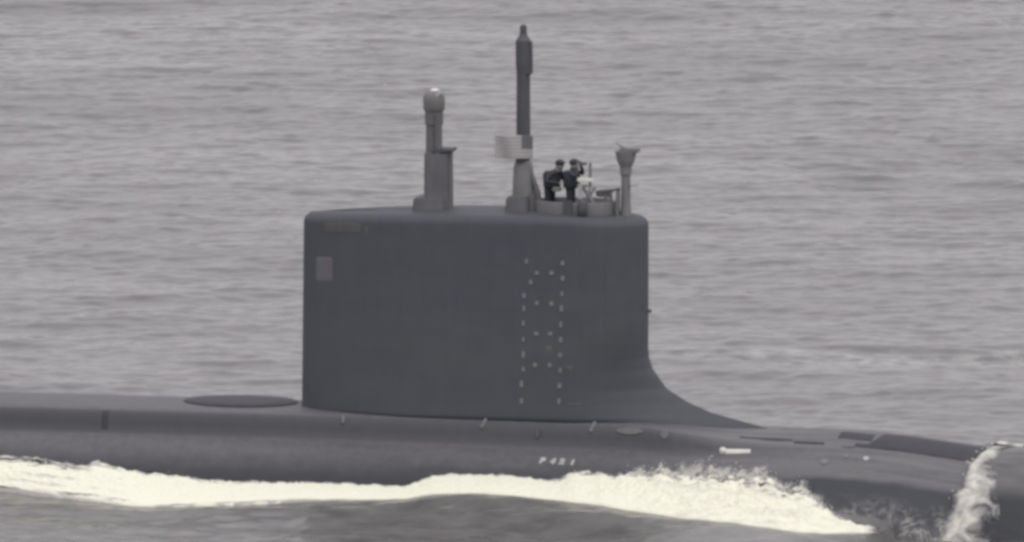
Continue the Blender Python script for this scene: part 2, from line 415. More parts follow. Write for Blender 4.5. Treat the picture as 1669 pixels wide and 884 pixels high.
# small lamp on the leading edge
bm = bmesh.new(); xl, zl = at_y(1052, 507, 0)
add_tube(bm, (xl-.2, 0, zl), (xl+.2, 0, zl), .09, .05); add_tube(bm, (xl+.02, 0, zl-.12), (xl+.02, 0, zl+.1), .07, .07)
bm_obj('bow_lamp', bm, 'mastdark', sail)

# ------------------------------------------------------------------ masts
def Z(px, py, y=0): return at_y(px, py, y)[1]
def X_(px, py=300, y=0): return at_y(px, py, y)[0]
# left mast with radome
def group_part(name, m, fn, parent=root, smooth=False):
    bm = bmesh.new(); fn(bm); return bm_obj(name, bm, m, parent, smooth)
m1 = group_part('radome_mast', 'mastmid', lambda b: add_lathe(b, [(.20, 8.9), (.27, Z(706,320)), (.27, Z(706,245)), (.26, Z(706,205)), (.30, Z(706,202)), (.30, Z(706,180))], X_(707), .05, 24), smooth=False)
group_part('mast_fairing', 'mastmid', lambda b: (add_box(b, X_(694), X_(736), -.34, .34, 8.9, Z(710,246), .03, .06),), m1)
group_part('mast_flange', 'mastdark', lambda b: add_box(b, X_(708), X_(741), -.36, .36, Z(710,246)+.002, Z(710,241), 0, .01), m1)
group_part('rear_tube', 'mastmid', lambda b: add_lathe(b, [(.12, 9.5), (.12, Z(717,184))], X_(717), -.22, 14), m1)
group_part('mast_base', 'mastmid', lambda b: (add_box(b, X_(676), X_(731), -.5, .5, 8.75, Z(703,320), .08, .06), add_box(b, X_(728), X_(736), -.3, .2, 8.75, Z(703,313), .05, .03)), m1)
zr0, zr1 = Z(707,181), Z(707,147)
group_part('radome', 'radome', lambda b: add_lathe(b, [(.31, zr0), (.345, zr0+.04), (.36, zr0+.36)]+[(.36*math.cos(a)**.6, zr0+.36+(zr1-zr0-.36)*math.sin(a)) for a in np.linspace(.15, 1.45, 8)], X_(707), .05, 28), m1, True)
group_part('radome_cap', 'white', lambda b: add_lathe(b, [(.17, zr1-.045), (.15, zr1+.0), (.05, zr1+.04)], X_(708), .05, 16), m1, True)
group_part('side_lamp', 'pale', lambda b: add_tube(b, (X_(714), -.2, Z(714,156)), (X_(722), -.2, Z(722,150)), .05), m1)
# middle mast (tall, dark)
xm = X_(853)
m2 = group_part('periscope_mast', 'mastdark', lambda b: add_lathe(b, [(.20, Z(853,330)), (.20, Z(853,262)), (.23, Z(853,260)), (.23, Z(853,216)), (.22, Z(853,120)), (.235, Z(853,112)), (.25, Z(853,104)), (.25, Z(853,66)), (.16, Z(853,60)), (.12, Z(853,56)), (.11, Z(853,43)), (.05, Z(853,40))], xm, 0, 24))
group_part('sensor_head', 'mastdark', lambda b: add_box(b, xm+.02, X_(867.5), -.2, .2, Z(860,122), Z(860,66), .12, .05), m2)
group_part('mast_fairing', 'mastgrey', lambda b: add_lathe(b, [(.37, 9.0), (.36, Z(850,318)), (.33, Z(850,275)), (.28, Z(850,264)), (.2, Z(850,260))], X_(853), 0, 24, .8), m2, True)
group_part('mast_collar', 'mastdark', lambda b: add_lathe(b, [(.2, Z(851,265)), (.2, Z(851,257))], X_(851), -.05, 20), m2)
group_part('stay', 'mastmid', lambda b: (add_tube(b, (X_(862), -.1, Z(862,268)), (X_(877), -.1, Z(877,312)), .06, .09), add_tube(b, (X_(877), -.1, Z(877,312)), (X_(880), -.1, Z(880,340)), .1, .1)), m2)
group_part('mast_base', 'mastmid', lambda b: (add_box(b, X_(828), X_(866), -.5, .5, 8.8, Z(850,319), .05, .06), add_box(b, X_(864), X_(875), -.35, .35, 8.8, Z(850,315), .1, .04)), m2)
# right short mast with flared head
xr = X_(1020)
m3 = group_part('signal_mast', 'mastgrey', lambda b: add_lathe(b, [(.22, 8.75), (.16, Z(1020,335)), (.15, Z(1020,300)), (.15, Z(1020,286)), (.19, Z(1020,284)), (.19, Z(1020,276)), (.2, Z(1020,272)), (.29, Z(1023,262)), (.34, Z(1023,250)), (.35, Z(1023,246))], xr, 0, 24), smooth=False)
group_part('mast_head_cover', 'mastmid', lambda b: add_box(b, X_(1010), X_(1042), -.25, .25, Z(1023,248), Z(1023,242), .1, .02), m3)
group_part('antenna', 'mastmid', lambda b: add_tube(b, (X_(1018), 0, Z(1018,242)), (X_(1003), 0, Z(1003,233)), .03, .012, 6), m3)
group_part('side_lamp', 'pale', lambda b: add_box(b, X_(1028), X_(1041), -.12, .0, Z(1034,304), Z(1034,300), 0, .01), m3)
# bridge: coaming, railing, windscreen
cz = 9.06
def coam(b):
    n = 40; pr = [(.0, 8.98), (.0, 9.44), (.05, 9.48), (.13, 9.48), (.16, 9.0)]
    R = [[b.verts.new((X_(938)+(1.35-o)*math.copysign(abs(math.cos(a))**.8, math.cos(a)), (.85-o)*math.sin(a), z)) for a in np.linspace(0, 2*PI, n, endpoint=False)] for o, z in pr]
    for p, q in zip(R, R[1:]):
        for k in range(n): b.faces.new((p[k], p[(k+1)%n], q[(k+1)%n], q[k]))
bc = group_part('bridge_coaming', 'mastmid', coam, root, True)
group_part('legs_dark_panel', 'mastdark', lambda b: add_box(b, X_(919,330,-.9), X_(933,330,-.9), -.93, -.84, 9.0, 9.56, .03, .02), bc)  # dark panel added to stand for the crew member's legs
def rail(b):
    pts = [(975,314), (986,311), (1000,309), (1014,306)]
    for (a, b_), (c, d), r in zip(pts, pts[1:], (.10, .07, .05)):
        add_tube(b, (X_(a), -.3, Z(a,b_)), (X_(c), -.3, Z(c,d)), r, r*.8)
rl = group_part('bridge_railing', 'mastdark', rail)
for px, yy, t in ((990,-.3,'mastmid'), (999,-.3,'mastmid'), (1009,-.3,'mastgrey'), (1004,.4,'mastmid'), (987,.4,'mastmid')):
    group_part('post', t, lambda b: add_tube(b, (X_(px), yy, 8.98), (X_(px), yy, Z(px, 311)), .05), rl)
group_part('instrument_box', 'mastdark', lambda b: add_box(b, X_(978), X_(988), -.42, -.18, Z(983,319), Z(983,310), .05, .03), rl)
ws = group_part('bridge_windscreen', 'pale', lambda b: add_box(b, X_(946), X_(954), -.46, -.40, Z(950,322), Z(950,298), 0, .01))
group_part('pane', 'pale', lambda b: add_box(b, X_(966), X_(973), -.46, -.40, Z(970,312), Z(970,303), 0, .01), ws)
group_part('white_top_board', 'white', lambda b: add_box(b, X_(946), X_(970.5), -.52, -.44, Z(958,294), Z(958,287.5), 0, .02), ws)
group_part('pole', 'mastgrey', lambda b: add_tube(b, (X_(966), -.4, 9.0), (X_(966), -.4, Z(966,263)), .055, .045, 8), ws)
group_part('frame', 'mastgrey', lambda b: (add_tube(b, (X_(950), -.42, Z(950,302)), (X_(962), -.42, Z(962,300)), .035), add_tube(b, (X_(955), -.42, Z(955,303)), (X_(978), -.42, Z(978,342)), .06, .09), add_tube(b, (X_(962), -.42, Z(962,322)), (X_(974), -.42, Z(974,303)), .05)), ws)
group_part('cowl', 'mastdark', lambda b: add_lathe(b, [(.13, 9.0), (.17, Z(950,336)), (.16, Z(950,326)), (.10, Z(950,320)), (.03, Z(950,318))], X_(950,330,-.9), -.95, 18, .9), root, True)
group_part('locker', 'pale', lambda b: add_box(b, X_(984), X_(996), -.2, .1, 9.0, Z(990,322), .2, .05), root)
group_part('chart_table', 'mastgrey', lambda b: add_box(b, X_(906), X_(919), -.62, -.3, Z(912,312,-.5), Z(912,306,-.5), 0, .02), root)

# ------------------------------------------------------------------ people
def skin_chain(verts, edges, radii, name, m, parent, sub=1, rootv=0, mat_fn=None):
    me = bpy.data.meshes.new(name); me.from_pydata([tuple(v) for v in verts], edges, [])
    o = bpy.data.objects.new(name, me); col.objects.link(o)
    s = o.modifiers.new('s', 'SKIN'); s.use_smooth_shade = True
    for i, r in enumerate(radii):
        d = me.skin_vertices[0].data[i]; d.radius = (r, r) if not hasattr(r, '__len__') else r; d.use_root = (i == rootv)
    u = o.modifiers.new('u', 'SUBSURF'); u.levels = sub; u.render_levels = sub
    bpy.context.view_layer.update()
    nm = bpy.data.meshes.new_from_object(o.evaluated_get(bpy.context.evaluated_depsgraph_get()))
    bpy.data.objects.remove(o)
    return link(name, nm, m, parent)
def make_person(px, py_head, facing, label, pose, y=0.0, height=1.86):
    """standing figure; local +X is the way it faces"""
    x, zt = at_y(px, py_head, y)
    root_p = bpy.data.objects.new('person', None); col.objects.link(root_p)
    wp = l2w(x, y, zt-height); root_p.location = tuple(wp); root_p.rotation_euler = (0, 0, facing)
    root_p['label'] = label; root_p['category'] = 'person'; root_p['group'] = 'crew standing on top of the sail'
    H = height
    lean = pose['lean']
    V = [(0,0,.52*H), (0.02*lean,0,.62*H), (.05*lean,0,.74*H), (.08*lean,0,.81*H), (.11*lean,0,.855*H), (.13*lean,0,.90*H), (.14*lean,0,.955*H)]
    Rr = [(.15,.17), (.15,.17), (.16,.20), (.13,.19), .075, .115, .115]
    E = [(i, i+1) for i in range(6)]
    for sgn in (-1, 1):
        b = len(V)
        V += [(0, sgn*.10, .49*H), (.02, sgn*.11, .27*H), (-.02, sgn*.12, .045*H), (.13, sgn*.13, .015*H)]
        Rr += [.105, .075, .055, .04]; E += [(0, b), (b, b+1), (b+1, b+2), (b+2, b+3)]
        b = len(V); sh = (.08*lean, sgn*.21, .80*H)
        el, ha = pose['arms'][0 if sgn < 0 else 1]
        V += [sh, (el[0], sgn*el[1], el[2]*H), (ha[0], sgn*ha[1], ha[2]*H)]
        Rr += [.085, .062, .045]; E += [(3, b), (b, b+1), (b+1, b+2)]
    body = skin_chain(V, E, Rr, 'body', 'cloth', root_p, 2)
    body.data.materials.append(M['skin']); body.data.materials.append(M['trouser'])
    hc = Vector(V[6]); 
    for p in body.data.polygons:
        if p.center.z > .868*H and (p.center-hc).length < .22: p.material_index = 1
        elif p.center.z < .50*H: p.material_index = 2
    # hands with fingers
    for sgn in (-1, 1):
        el, ha = pose['arms'][0 if sgn < 0 else 1]
        e = Vector((el[0], sgn*el[1], el[2]*H)); h = Vector((ha[0], sgn*ha[1], ha[2]*H)); d = (h-e).normalized()
        sd_ = d.cross(Vector((0,0,1))).normalized() if abs(d.z) < .95 else Vector((0,1,0)); nn = sd_.cross(d)
        HV = [h-d*.01, h+d*.07]; HE = [(0, 1)]; HR = [(.030,.03), (.038,.025)]
        for k in range(4):
            b = len(HV); o_ = sd_*(k-1.5)*.02; ln = (.07, .08, .075, .06)[k]
            HV += [h+d*.085+o_, h+d*(.085+ln*.6)+o_, h+d*(.085+ln*.8)+o_-nn*.02]; HR += [.009, .009, .007]; HE += [(1, b), (b, b+1), (b+1, b+2)]
        b = len(HV); HV += [h+d*.03+sd_*.04, h+d*.065+sd_*.058-nn*.012]; HR += [.011, .009]; HE += [(0, b), (b, b+1)]
        skin_chain(HV, HE, HR, 'hand', 'skin', body, 1)
    # face: nose, eyes
    f = Vector((1, 0, 0)); bm = bmesh.new()
    r_ = bmesh.ops.create_uvsphere(bm, u_segments=10, v_segments=8, radius=1)
    for v in r_['verts']: v.co = Vector((v.co.x*.028, v.co.y*.016, v.co.z*.03)) + hc + Vector((.098, 0, -.03))
    bm_obj('nose', bm, 'skin', body, True)
    for s_ in (-1, 1):
        bm = bmesh.new()
        r_ = bmesh.ops.create_uvsphere(bm, u_segments=8, v_segments=6, radius=.014)
        for v in r_['verts']: v.co += hc + Vector((.085, s_*.034, .0))
        bm_obj('eye', bm, 'mastdark', body, True)
    # cap / hood
    bm = bmesh.new(); r_ = bmesh.ops.create_uvsphere(bm, u_segments=20, v_segments=14, radius=1)
    bmesh.ops.delete(bm, geom=[v for v in bm.verts if v.co.z < -.45 or (v.co.x > .35 and v.co.z < .0)], context='VERTS')
    for v in bm.verts: v.co = Vector((v.co.x*.135-.012, v.co.y*.122, v.co.z*.13+.025)) + hc
    bmesh.ops.solidify(bm, geom=bm.faces[:], thickness=.012)
    cap = bm_obj('cap', bm, 'cloth', root_p, True)
    bm = bmesh.new(); add_box(bm, .09, .19, -.07, .07, .045, .06, 0, .005)
    for v in bm.verts: v.co += hc
    bm_obj('peak', bm, 'cloth', cap)
    # jacket collar and life vest
    bm = bmesh.new(); add_lathe(bm, [(.12, .82*H), (.10, .865*H), (.085, .88*H)], .11*lean, 0, 16)
    bm_obj('collar', bm, 'vest' if pose['vest'] else 'cloth', root_p, True)
    bm = bmesh.new(); add_lathe(bm, [(.20, .53*H), (.215, .56*H), (.225, .68*H), (.235, .76*H), (.19, .82*H)], .03*lean, 0, 24, 1.12)
    bm_obj('jacket', bm, 'cloth', root_p, True)
    if pose['vest']:
        bm = bmesh.new(); add_box(bm, .20, .25, -.14, .14, .66*H, .80*H, .15, .02); add_box(bm, .05, .14, -.03, .03, .60*H, .64*H)
        bm_obj('life_vest', bm, 'vest', root_p)
    root_p.scale = (1.25, 1.25, 1.0)
    return root_p, hc
A, hcA = make_person(896, 262, math.radians(-35), 'crew member in dark jacket and grey vest on the sail, beside the tall dark mast',
    dict(lean=2.4, vest=True, arms=(((.12, .36, .66), (.42, .20, .64)), ((.20, .34, .65), (.46, .16, .68)))), y=0.1)
B, hcB = make_person(930, 262, math.radians(-20), 'crew member in dark jacket raising binoculars to the face beside the white board',
    dict(lean=.8, vest=False, hood=True, arms=(((.24, .30, .74), (.22, .10, .93)), ((.26, .26, .75), (.24, .10, .93)))), y=-.05)
bm = bmesh.new()
for s_ in (-1, 1): add_tube(bm, (.0, s_*.04, 0), (.19, s_*.048, 0), .03, .042, 12)
add_box(bm, .04, .10, -.05, .05, -.02, .02, 0, .004)
bino = bm_obj('binoculars', bm, 'mastdark'); 
bino.matrix_world = B.matrix_basis @ Matrix.Translation(hcB + Vector((.12, 0, .0)))
bino['label'] = 'dark binoculars held up to the face by the right crew member'; bino['category'] = 'binoculars'

# ------------------------------------------------------------------ flag on the tall mast
def flagnodes(t, b):
    uv = N(t, 'ShaderNodeUVMap'); s = N(t, 'ShaderNodeSeparateXYZ'); t.links.new(uv.outputs[0], s.inputs[0])
    st = mth(t, 'GREATER_THAN', mth(t, 'FRACT', mth(t, 'MULTIPLY', s.outputs[1], 6.5)), .5)
    c = mixc(t, st, (.44,.43,.435), (.35,.34,.345))
    ca = mth(t, 'MULTIPLY', mth(t, 'GREATER_THAN', s.outputs[0], .70), mth(t, 'GREATER_THAN', s.outputs[1], .42))
    c = mixc(t, ca, c, (.165,.17,.175)); t.links.new(c, b.inputs['Base Color'])
    b.inputs['Transmission Weight'].default_value = 0
M['flag'] = mat('flag_cloth', (.4,.4,.4), .9, .1, flagnodes)
nu, nv = 50, 24
U, V_ = np.meshgrid(np.linspace(0, 1, nu), np.linspace(0, 1, nv), indexing='ij')
xa, za = at_y(806, 258, -.4); xb, zb = at_y(868.5, 221.5, -.4)
FX = xa+(xb-xa)*U; FZ = za+(zb-za)*V_ - .02*np.sin(U*5)*(1-U); FY = -.40 + .07*np.sin(U*9+V_*1.5)*(1-U*.8)
G = np.stack([FX*cP+FY*sP, -FX*sP+FY*cP, FZ], -1)
flag = link('flag', gridmesh(G, uv=np.stack([U, V_], -1)), 'flag')
sm_ = flag.modifiers.new('thick', 'SOLIDIFY'); sm_.thickness = .006
flag['label'] = 'pale striped flag with a grey corner flying from the tall dark mast'; flag['category'] = 'flag'

# ------------------------------------------------------------------ foam band along the hull
T = np.array([  # px, top y, bottom y, lateral place of outer edge
 (-1000,711,763,5.2),(-500,724,776,5.0),(-90,737,790,4.9),(0,745,799,5.0),(60,748,806,5.6),(120,757,813,6.2),(140,758,815,6.4),(160,752,817,6.6),(200,763,823,7),(235,768,825,7),(270,771,826,7),(300,776,825,6.9),(330,783,824,6.8),(400,786,822,6.5),
 (480,787,818,6.1),(560,789,815,5.8),(600,793,815,5.5),(660,795,813,5.3),(680,787,809,5.2),(700,778,805,5.2),(750,776,803,5.2),(800,776,804,5.3),(850,780,809,5.4),(895,785,813,5.6),(915,781,815,5.7),(935,771,817,5.9),(980,769,823,6.3),
 (1008,774,829,6.6),(1030,774,833,6.8),(1045,764,835,7.0),(1070,764,838,7.3),(1100,757,842,7.6),(1140,758,846,8.0),(1180,763,850,8.3),(1250,765,860,9.0),(1268,780,862,9.2),(1290,788,865,9.4),(1308,784,867,9.5),(1322,806,868,9.3),(1345,826,869,9),(1370,845,869,8.6),(1400,860,869,8),(1436,867,869.5,7.3)])
pxs = np.concatenate([np.linspace(-1000, -60, 260)[:-1], np.linspace(-60, T[-1,0], 1480)])
pt, pb, yo = (np.interp(pxs, T[:,0], T[:,i]) for i in (1,2,3))
jag = (fnoise(pxs/9, pxs*0, 3, 5, .7)-.5)
big_ = (np.abs(fnoise(pxs/26, pxs*0+9, 13, 2, .5)-.5)*2)**.8
bumps = (big_-.4)*np.interp(pxs, [0, 900, 1030, 1080, 1330, 1400], [3, 3, 10, 17, 17, 3])
jam = np.interp(pxs, [0, 600, 900, 1000, 1060, 1330, 1415], [9, 5, 6, 10, 16, 18, 4])
pt = np.minimum(pt + jag*jam + bumps, pb-1.5)
pb = pb + (fnoise(pxs/30, pxs*0+4, 4, 4)-.5)*3
TP = np.zeros((len(pxs), 3)); BP = np.zeros((len(pxs), 3))
for i, (a, b, c, d) in enumerate(zip(pxs, pt, pb, yo)):
    x, s = on_hull(a, b); TP[i] = hull_pt(np.array(x), np.array(s), .03)
    xx, zz = at_y(a, c, -d); BP[i] = (xx, -d, zz)
# smooth the quantised lookup a little
ker = np.ones(3)/3
for k in range(3): TP[1:-1, k] = np.convolve(TP[:, k], ker, 'valid')
nv = 70; v = np.linspace(0, 1, nv)[None, :, None]
FP = TP[:, None]*(1-v) + BP[:, None]*v
vv = v[..., 0]; UU = BP[:, 0][:, None] + 0*vv
spr = np.interp(pxs, [-90, 500, 900, 1060, 1200, 1330, 1415], [.5, .3, .4, 1.0, 1.4, 1.5, .4])[:, None]
lat = vv*np.linalg.norm(BP-TP, axis=1)[:, None]
n1 = fnoise(UU*1.6, lat*1.6, 21, 5, .6)-.5; n2 = fnoise(UU*6, lat*6, 22, 4, .6)-.5
env = np.sin(np.clip(vv, 0, 1)*PI)**.6
bulge = env*(.10 + .25*spr*n1 + .10*n2*(.6+.4*spr)) + (1-vv)*0
FP[..., 2] += bulge; FP[..., 1] -= env*n2*.12
FP[:, 1:, 2] += .03
tap = (1-sm01(1350, 1415, pxs))[:, None]
ex3 = np.stack([FP[:, -1] + np.array([0, -o1, o2])*tap + np.array([0, 0, -.06])*(1-tap) for o1, o2 in ((.05, -.05), (.12, -.16), (.2, -.45))], 1)
FP = np.concatenate([FP, ex3], 1); vv = np.concatenate([vv[0], [1.0, 1.01, 1.02]])[None, :]; UU = BP[:, 0][:, None] + 0*vv
uvF = np.stack([UU, vv + 0*UU], -1)
def mistnodes(t, b):
    uv = N(t, 'ShaderNodeUVMap'); s = N(t, 'ShaderNodeSeparateXYZ'); t.links.new(uv.outputs[0], s.inputs[0])
    n = noise(t, coords(t, (1, 1, .7)), 2.6, 6, .62, .5)
    f = N(t, 'ShaderNodeMapRange'); t.links.new(s.outputs[1], f.inputs[0]); f.inputs[1].default_value = .15; f.inputs[2].default_value = 1; f.inputs[3].default_value = .62; f.inputs[4].default_value = -.35
    k = mth(t, 'ADD', f.outputs[0], mth(t, 'MULTIPLY', mth(t, 'SUBTRACT', n, .5), 2.2))
    t.links.new(ramp(t, k, [(.15, 0), (.75, .85)]), b.inputs['Alpha'])
M['mist'] = mat('spray_mist', (.60,.595,.55), 1.0, .0, mistnodes)
mh = np.interp(pxs, [-90, 0, 300, 600, 700, 900, 1000, 1060, 1250, 1340, 1415], [.10, .12, .08, .05, .10, .10, .14, .30, .34, .26, .08])
mh = mh*(.5+1.1*fnoise(pxs/22, pxs*0+2, 77, 3))
vm = np.linspace(0, 1, 24)[None, :]
MP = np.zeros((len(pxs), 24, 3)); base_ = TP*.80+BP*.20
MP[..., 0] = base_[:, 0][:, None]; MP[..., 1] = base_[:, 1][:, None] - .12 - .10*np.sin(vm*3)
topz = (TP[:, 2]+mh)[:, None]; MP[..., 2] = (base_[:, 2]+.02)[:, None]*(1-vm) + topz*vm
MP[..., 1] = MP[..., 1]*(1-vm*.6) + (TP[:, 1][:, None]-.18)*vm*.6
uvM = np.stack([MP[..., 0], vm+0*MP[..., 0]], -1)
mist = link('spray_mist', gridmesh(MP, uv=uvM), 'mist'); mist.rotation_euler = (0, 0, -PSI)
mist['kind'] = 'stuff'; mist['label'] = 'thin mist of spray hanging over the crest of the foam'; mist['category'] = 'spray'
def foamnodes(t, b):
    uv = N(t, 'ShaderNodeUVMap'); s = N(t, 'ShaderNodeSeparateXYZ'); t.links.new(uv.outputs[0], s.inputs[0])
    u, v = s.outputs[0], s.outputs[1]
    c = N(t, 'ShaderNodeTexCoord'); mp = N(t, 'ShaderNodeMapping'); t.links.new(c.outputs['Object'], mp.inputs[0]); mp.inputs['Scale'].default_value = (.7, 1, 1.4)
    n = noise(t, mp.outputs[0], 2.6, 6, .62, .6)
    # cover: dense in the middle, thin at the hull side and outside edge
    top = N(t, 'ShaderNodeMapRange'); t.links.new(v, top.inputs[0]); top.inputs[1].default_value = 0.0; top.inputs[2].default_value = .34; top.inputs[3].default_value = -.30; top.inputs[4].default_value = .6
    # the crest near the bow is thinner
    cr = N(t, 'ShaderNodeMapRange'); t.links.new(u, cr.inputs[0]); cr.inputs[1].default_value = 4.5; cr.inputs[2].default_value = 8; cr.inputs[3].default_value = .22; cr.inputs[4].default_value = -.18
    bo = N(t, 'ShaderNodeMapRange'); t.links.new(v, bo.inputs[0]); bo.inputs[1].default_value = .80; bo.inputs[2].default_value = 1.0; bo.inputs[3].default_value = .9; bo.inputs[4].default_value = .18
    af = N(t, 'ShaderNodeMapRange'); t.links.new(u, af.inputs[0]); af.inputs[1].default_value = -15; af.inputs[2].default_value = -8; af.inputs[3].default_value = -.12; af.inputs[4].default_value = .28
    bo2 = mth(t, 'ADD', bo.outputs[0], af.outputs[0])
    cov = mth(t, 'MINIMUM', mth(t, 'ADD', top.outputs[0], cr.outputs[0]), bo2)
    en = N(t, 'ShaderNodeMapRange'); t.links.new(u, en.inputs[0]); en.inputs[1].default_value = 14.2; en.inputs[2].default_value = 15.5; en.inputs[3].default_value = 0; en.inputs[4].default_value = -.7
    big = noise(t, mp.outputs[0], 1.1, 3, .5, .8)
    cov = mth(t, 'ADD', cov, en.outputs[0])
    wid_ = N(t, 'ShaderNodeMapRange'); t.links.new(u, wid_.inputs[0]); wid_.inputs[1].default_value = 4.5; wid_.inputs[2].default_value = 7.5; wid_.inputs[3].default_value = 1.5; wid_.inputs[4].default_value = 2.6
    nsum = mth(t, 'ADD', mth(t, 'MULTIPLY', mth(t, 'SUBTRACT', n, .5), wid_.outputs[0]), mth(t, 'MULTIPLY', mth(t, 'SUBTRACT', big, .5), .9))
    # noise only bites where the foam is thin
    hold = N(t, 'ShaderNodeMapRange'); t.links.new(v, hold.inputs[0]); hold.inputs[1].default_value = .30; hold.inputs[2].default_value = .50; hold.inputs[3].default_value = 1; hold.inputs[4].default_value = .22
    # long streaks drawn out along the hull, strongest aft
    cu_ = N(t, 'ShaderNodeCombineXYZ'); t.links.new(mth(t, 'MULTIPLY', u, .28), cu_.inputs[0]); t.links.new(mth(t, 'MULTIPLY', mth(t, 'ADD', v, mth(t, 'MULTIPLY', n, .10)), 7.0), cu_.inputs[1])
    stk = ramp(t, noise(t, cu_.outputs[0], 1.0, 5, .6), [(.40, 0), (.54, 1)])
    aft_ = N(t, 'ShaderNodeMapRange'); t.links.new(u, aft_.inputs[0]); aft_.inputs[1].default_value = -12; aft_.inputs[2].default_value = 2; aft_.inputs[3].default_value = .54; aft_.inputs[4].default_value = .05
    k = mth(t, 'ADD', cov, mth(t, 'MULTIPLY', nsum, hold.outputs[0]))
    k = mth(t, 'SUBTRACT', k, mth(t, 'MULTIPLY', mth(t, 'SUBTRACT', 1.0, stk), aft_.outputs[0]))
    lip = N(t, 'ShaderNodeMapRange'); t.links.new(v, lip.inputs[0]); lip.inputs[1].default_value = .93; lip.inputs[2].default_value = .98
    k = mth(t, 'MAXIMUM', k, mth(t, 'MULTIPLY', lip.outputs[0], .17))
    k = mth(t, 'ADD', k, en.outputs[0])
    al = ramp(t, k, [(.0, 0), (.14, 1)])
    dens = ramp(t, k, [(.05, (.27,.265,.265)), (.20, (.46,.455,.43)), (.30, (.72,.715,.62)), (.44, (.88,.885,.745))])
    t.links.new(dens, b.inputs['Base Color']); t.links.new(al, b.inputs['Alpha'])
    bp = N(t, 'ShaderNodeBump'); bp.inputs['Distance'].default_value = .12; bp.inputs['Strength'].default_value = .5
    t.links.new(noise(t, mp.outputs[0], 9, 5), bp.inputs['Height']); t.links.new(bp.outputs[0], b.inputs['Normal'])
M['foam'] = mat('sea_foam', (.85,.85,.75), .9, .1, foamnodes)
foam = link('foam', gridmesh(FP, uv=uvF), 'foam'); foam.rotation_euler = (0, 0, -PSI)
foam['kind'] = 'stuff'; foam['label'] = 'white foam band washing along the side of the dark hull'; foam['category'] = 'foam'
FPm = FP.copy(); FPm[..., 1] *= -1
foam2 = link('foam', gridmesh(FPm, uv=uvF), 'foam'); foam2.rotation_euler = (0, 0, -PSI)
foam2['kind'] = 'stuff'; foam2['label'] = 'white foam washing along the far side of the hull'; foam2['category'] = 'foam'

# ------------------------------------------------------------------ bow wave: water sheet over the bow with breaking edge
E_ = [(1539,866),(1546,850),(1553,835),(1558,812),(1572,800),(1580,779),(1584,762),(1601,748),(1615,737),(1626,733.5)]
eh = [on_hull(a, min(b, 862)) for a, b in E_]
es = np.array([h[1] for h in eh]); ex = np.array([h[0] for h in eh]); o_ = np.argsort(es); es, ex = es[o_], ex[o_]
ex = np.concatenate([[ex[0]+.7], ex, [ex[-1]-.3]]); es = np.concatenate([[0], es, [.62]])
sg = np.linspace(0, .62, 160)[:, None]; ug = np.linspace(0, 1, 110)[None, :]
xe = np.interp(sg[:, 0], es, ex) + (fnoise(sg[:, 0]*40, sg[:, 0]*0, 8, 4)-.5)*.25
ty = 15.5*np.clip(xe[:, None]*0+1, 0, 1)
XX = xe[:, None] + (29.5-xe[:, None])*ug**1.4
off = .05 + .14*sm01(0, .25, ug) + .05*(fnoise(XX*1.2, sg*14, 31, 3)-.5)
HP = hull_pt(XX, sg+0*ug, off)
def wetnodes(t, b):
    b.inputs['IOR'].default_value = 1.33
    v = coords(t, (.5, 1.2, 1.2)); n = noise(t, v, 1.6, 5, .6)
    g = N(t, 'ShaderNodeTexCoord'); s = N(t, 'ShaderNodeSeparateXYZ'); t.links.new(g.outputs['Object'], s.inputs[0])
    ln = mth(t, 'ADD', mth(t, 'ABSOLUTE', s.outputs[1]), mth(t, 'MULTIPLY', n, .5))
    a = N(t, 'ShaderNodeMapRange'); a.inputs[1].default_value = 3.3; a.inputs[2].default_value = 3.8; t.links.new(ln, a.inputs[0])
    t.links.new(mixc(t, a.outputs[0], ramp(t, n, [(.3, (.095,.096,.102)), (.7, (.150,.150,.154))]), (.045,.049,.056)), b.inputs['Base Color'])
    bp = N(t, 'ShaderNodeBump'); bp.inputs['Distance'].default_value = .15; bp.inputs['Strength'].default_value = .35
    t.links.new(n, bp.inputs['Height']); t.links.new(bp.outputs[0], b.inputs['Normal'])
M['wet_shade'] = mat('bow_water', (.08,.08,.09), .28, .5, wetnodes)
full = np.concatenate([HP[::-1], (HP*np.array([1, -1, 1]))[1:]])
bw = link('bow_wave_water', gridmesh(full), 'wet_shade'); bw.rotation_euler = (0, 0, -PSI); bw['kind'] = 'structure'
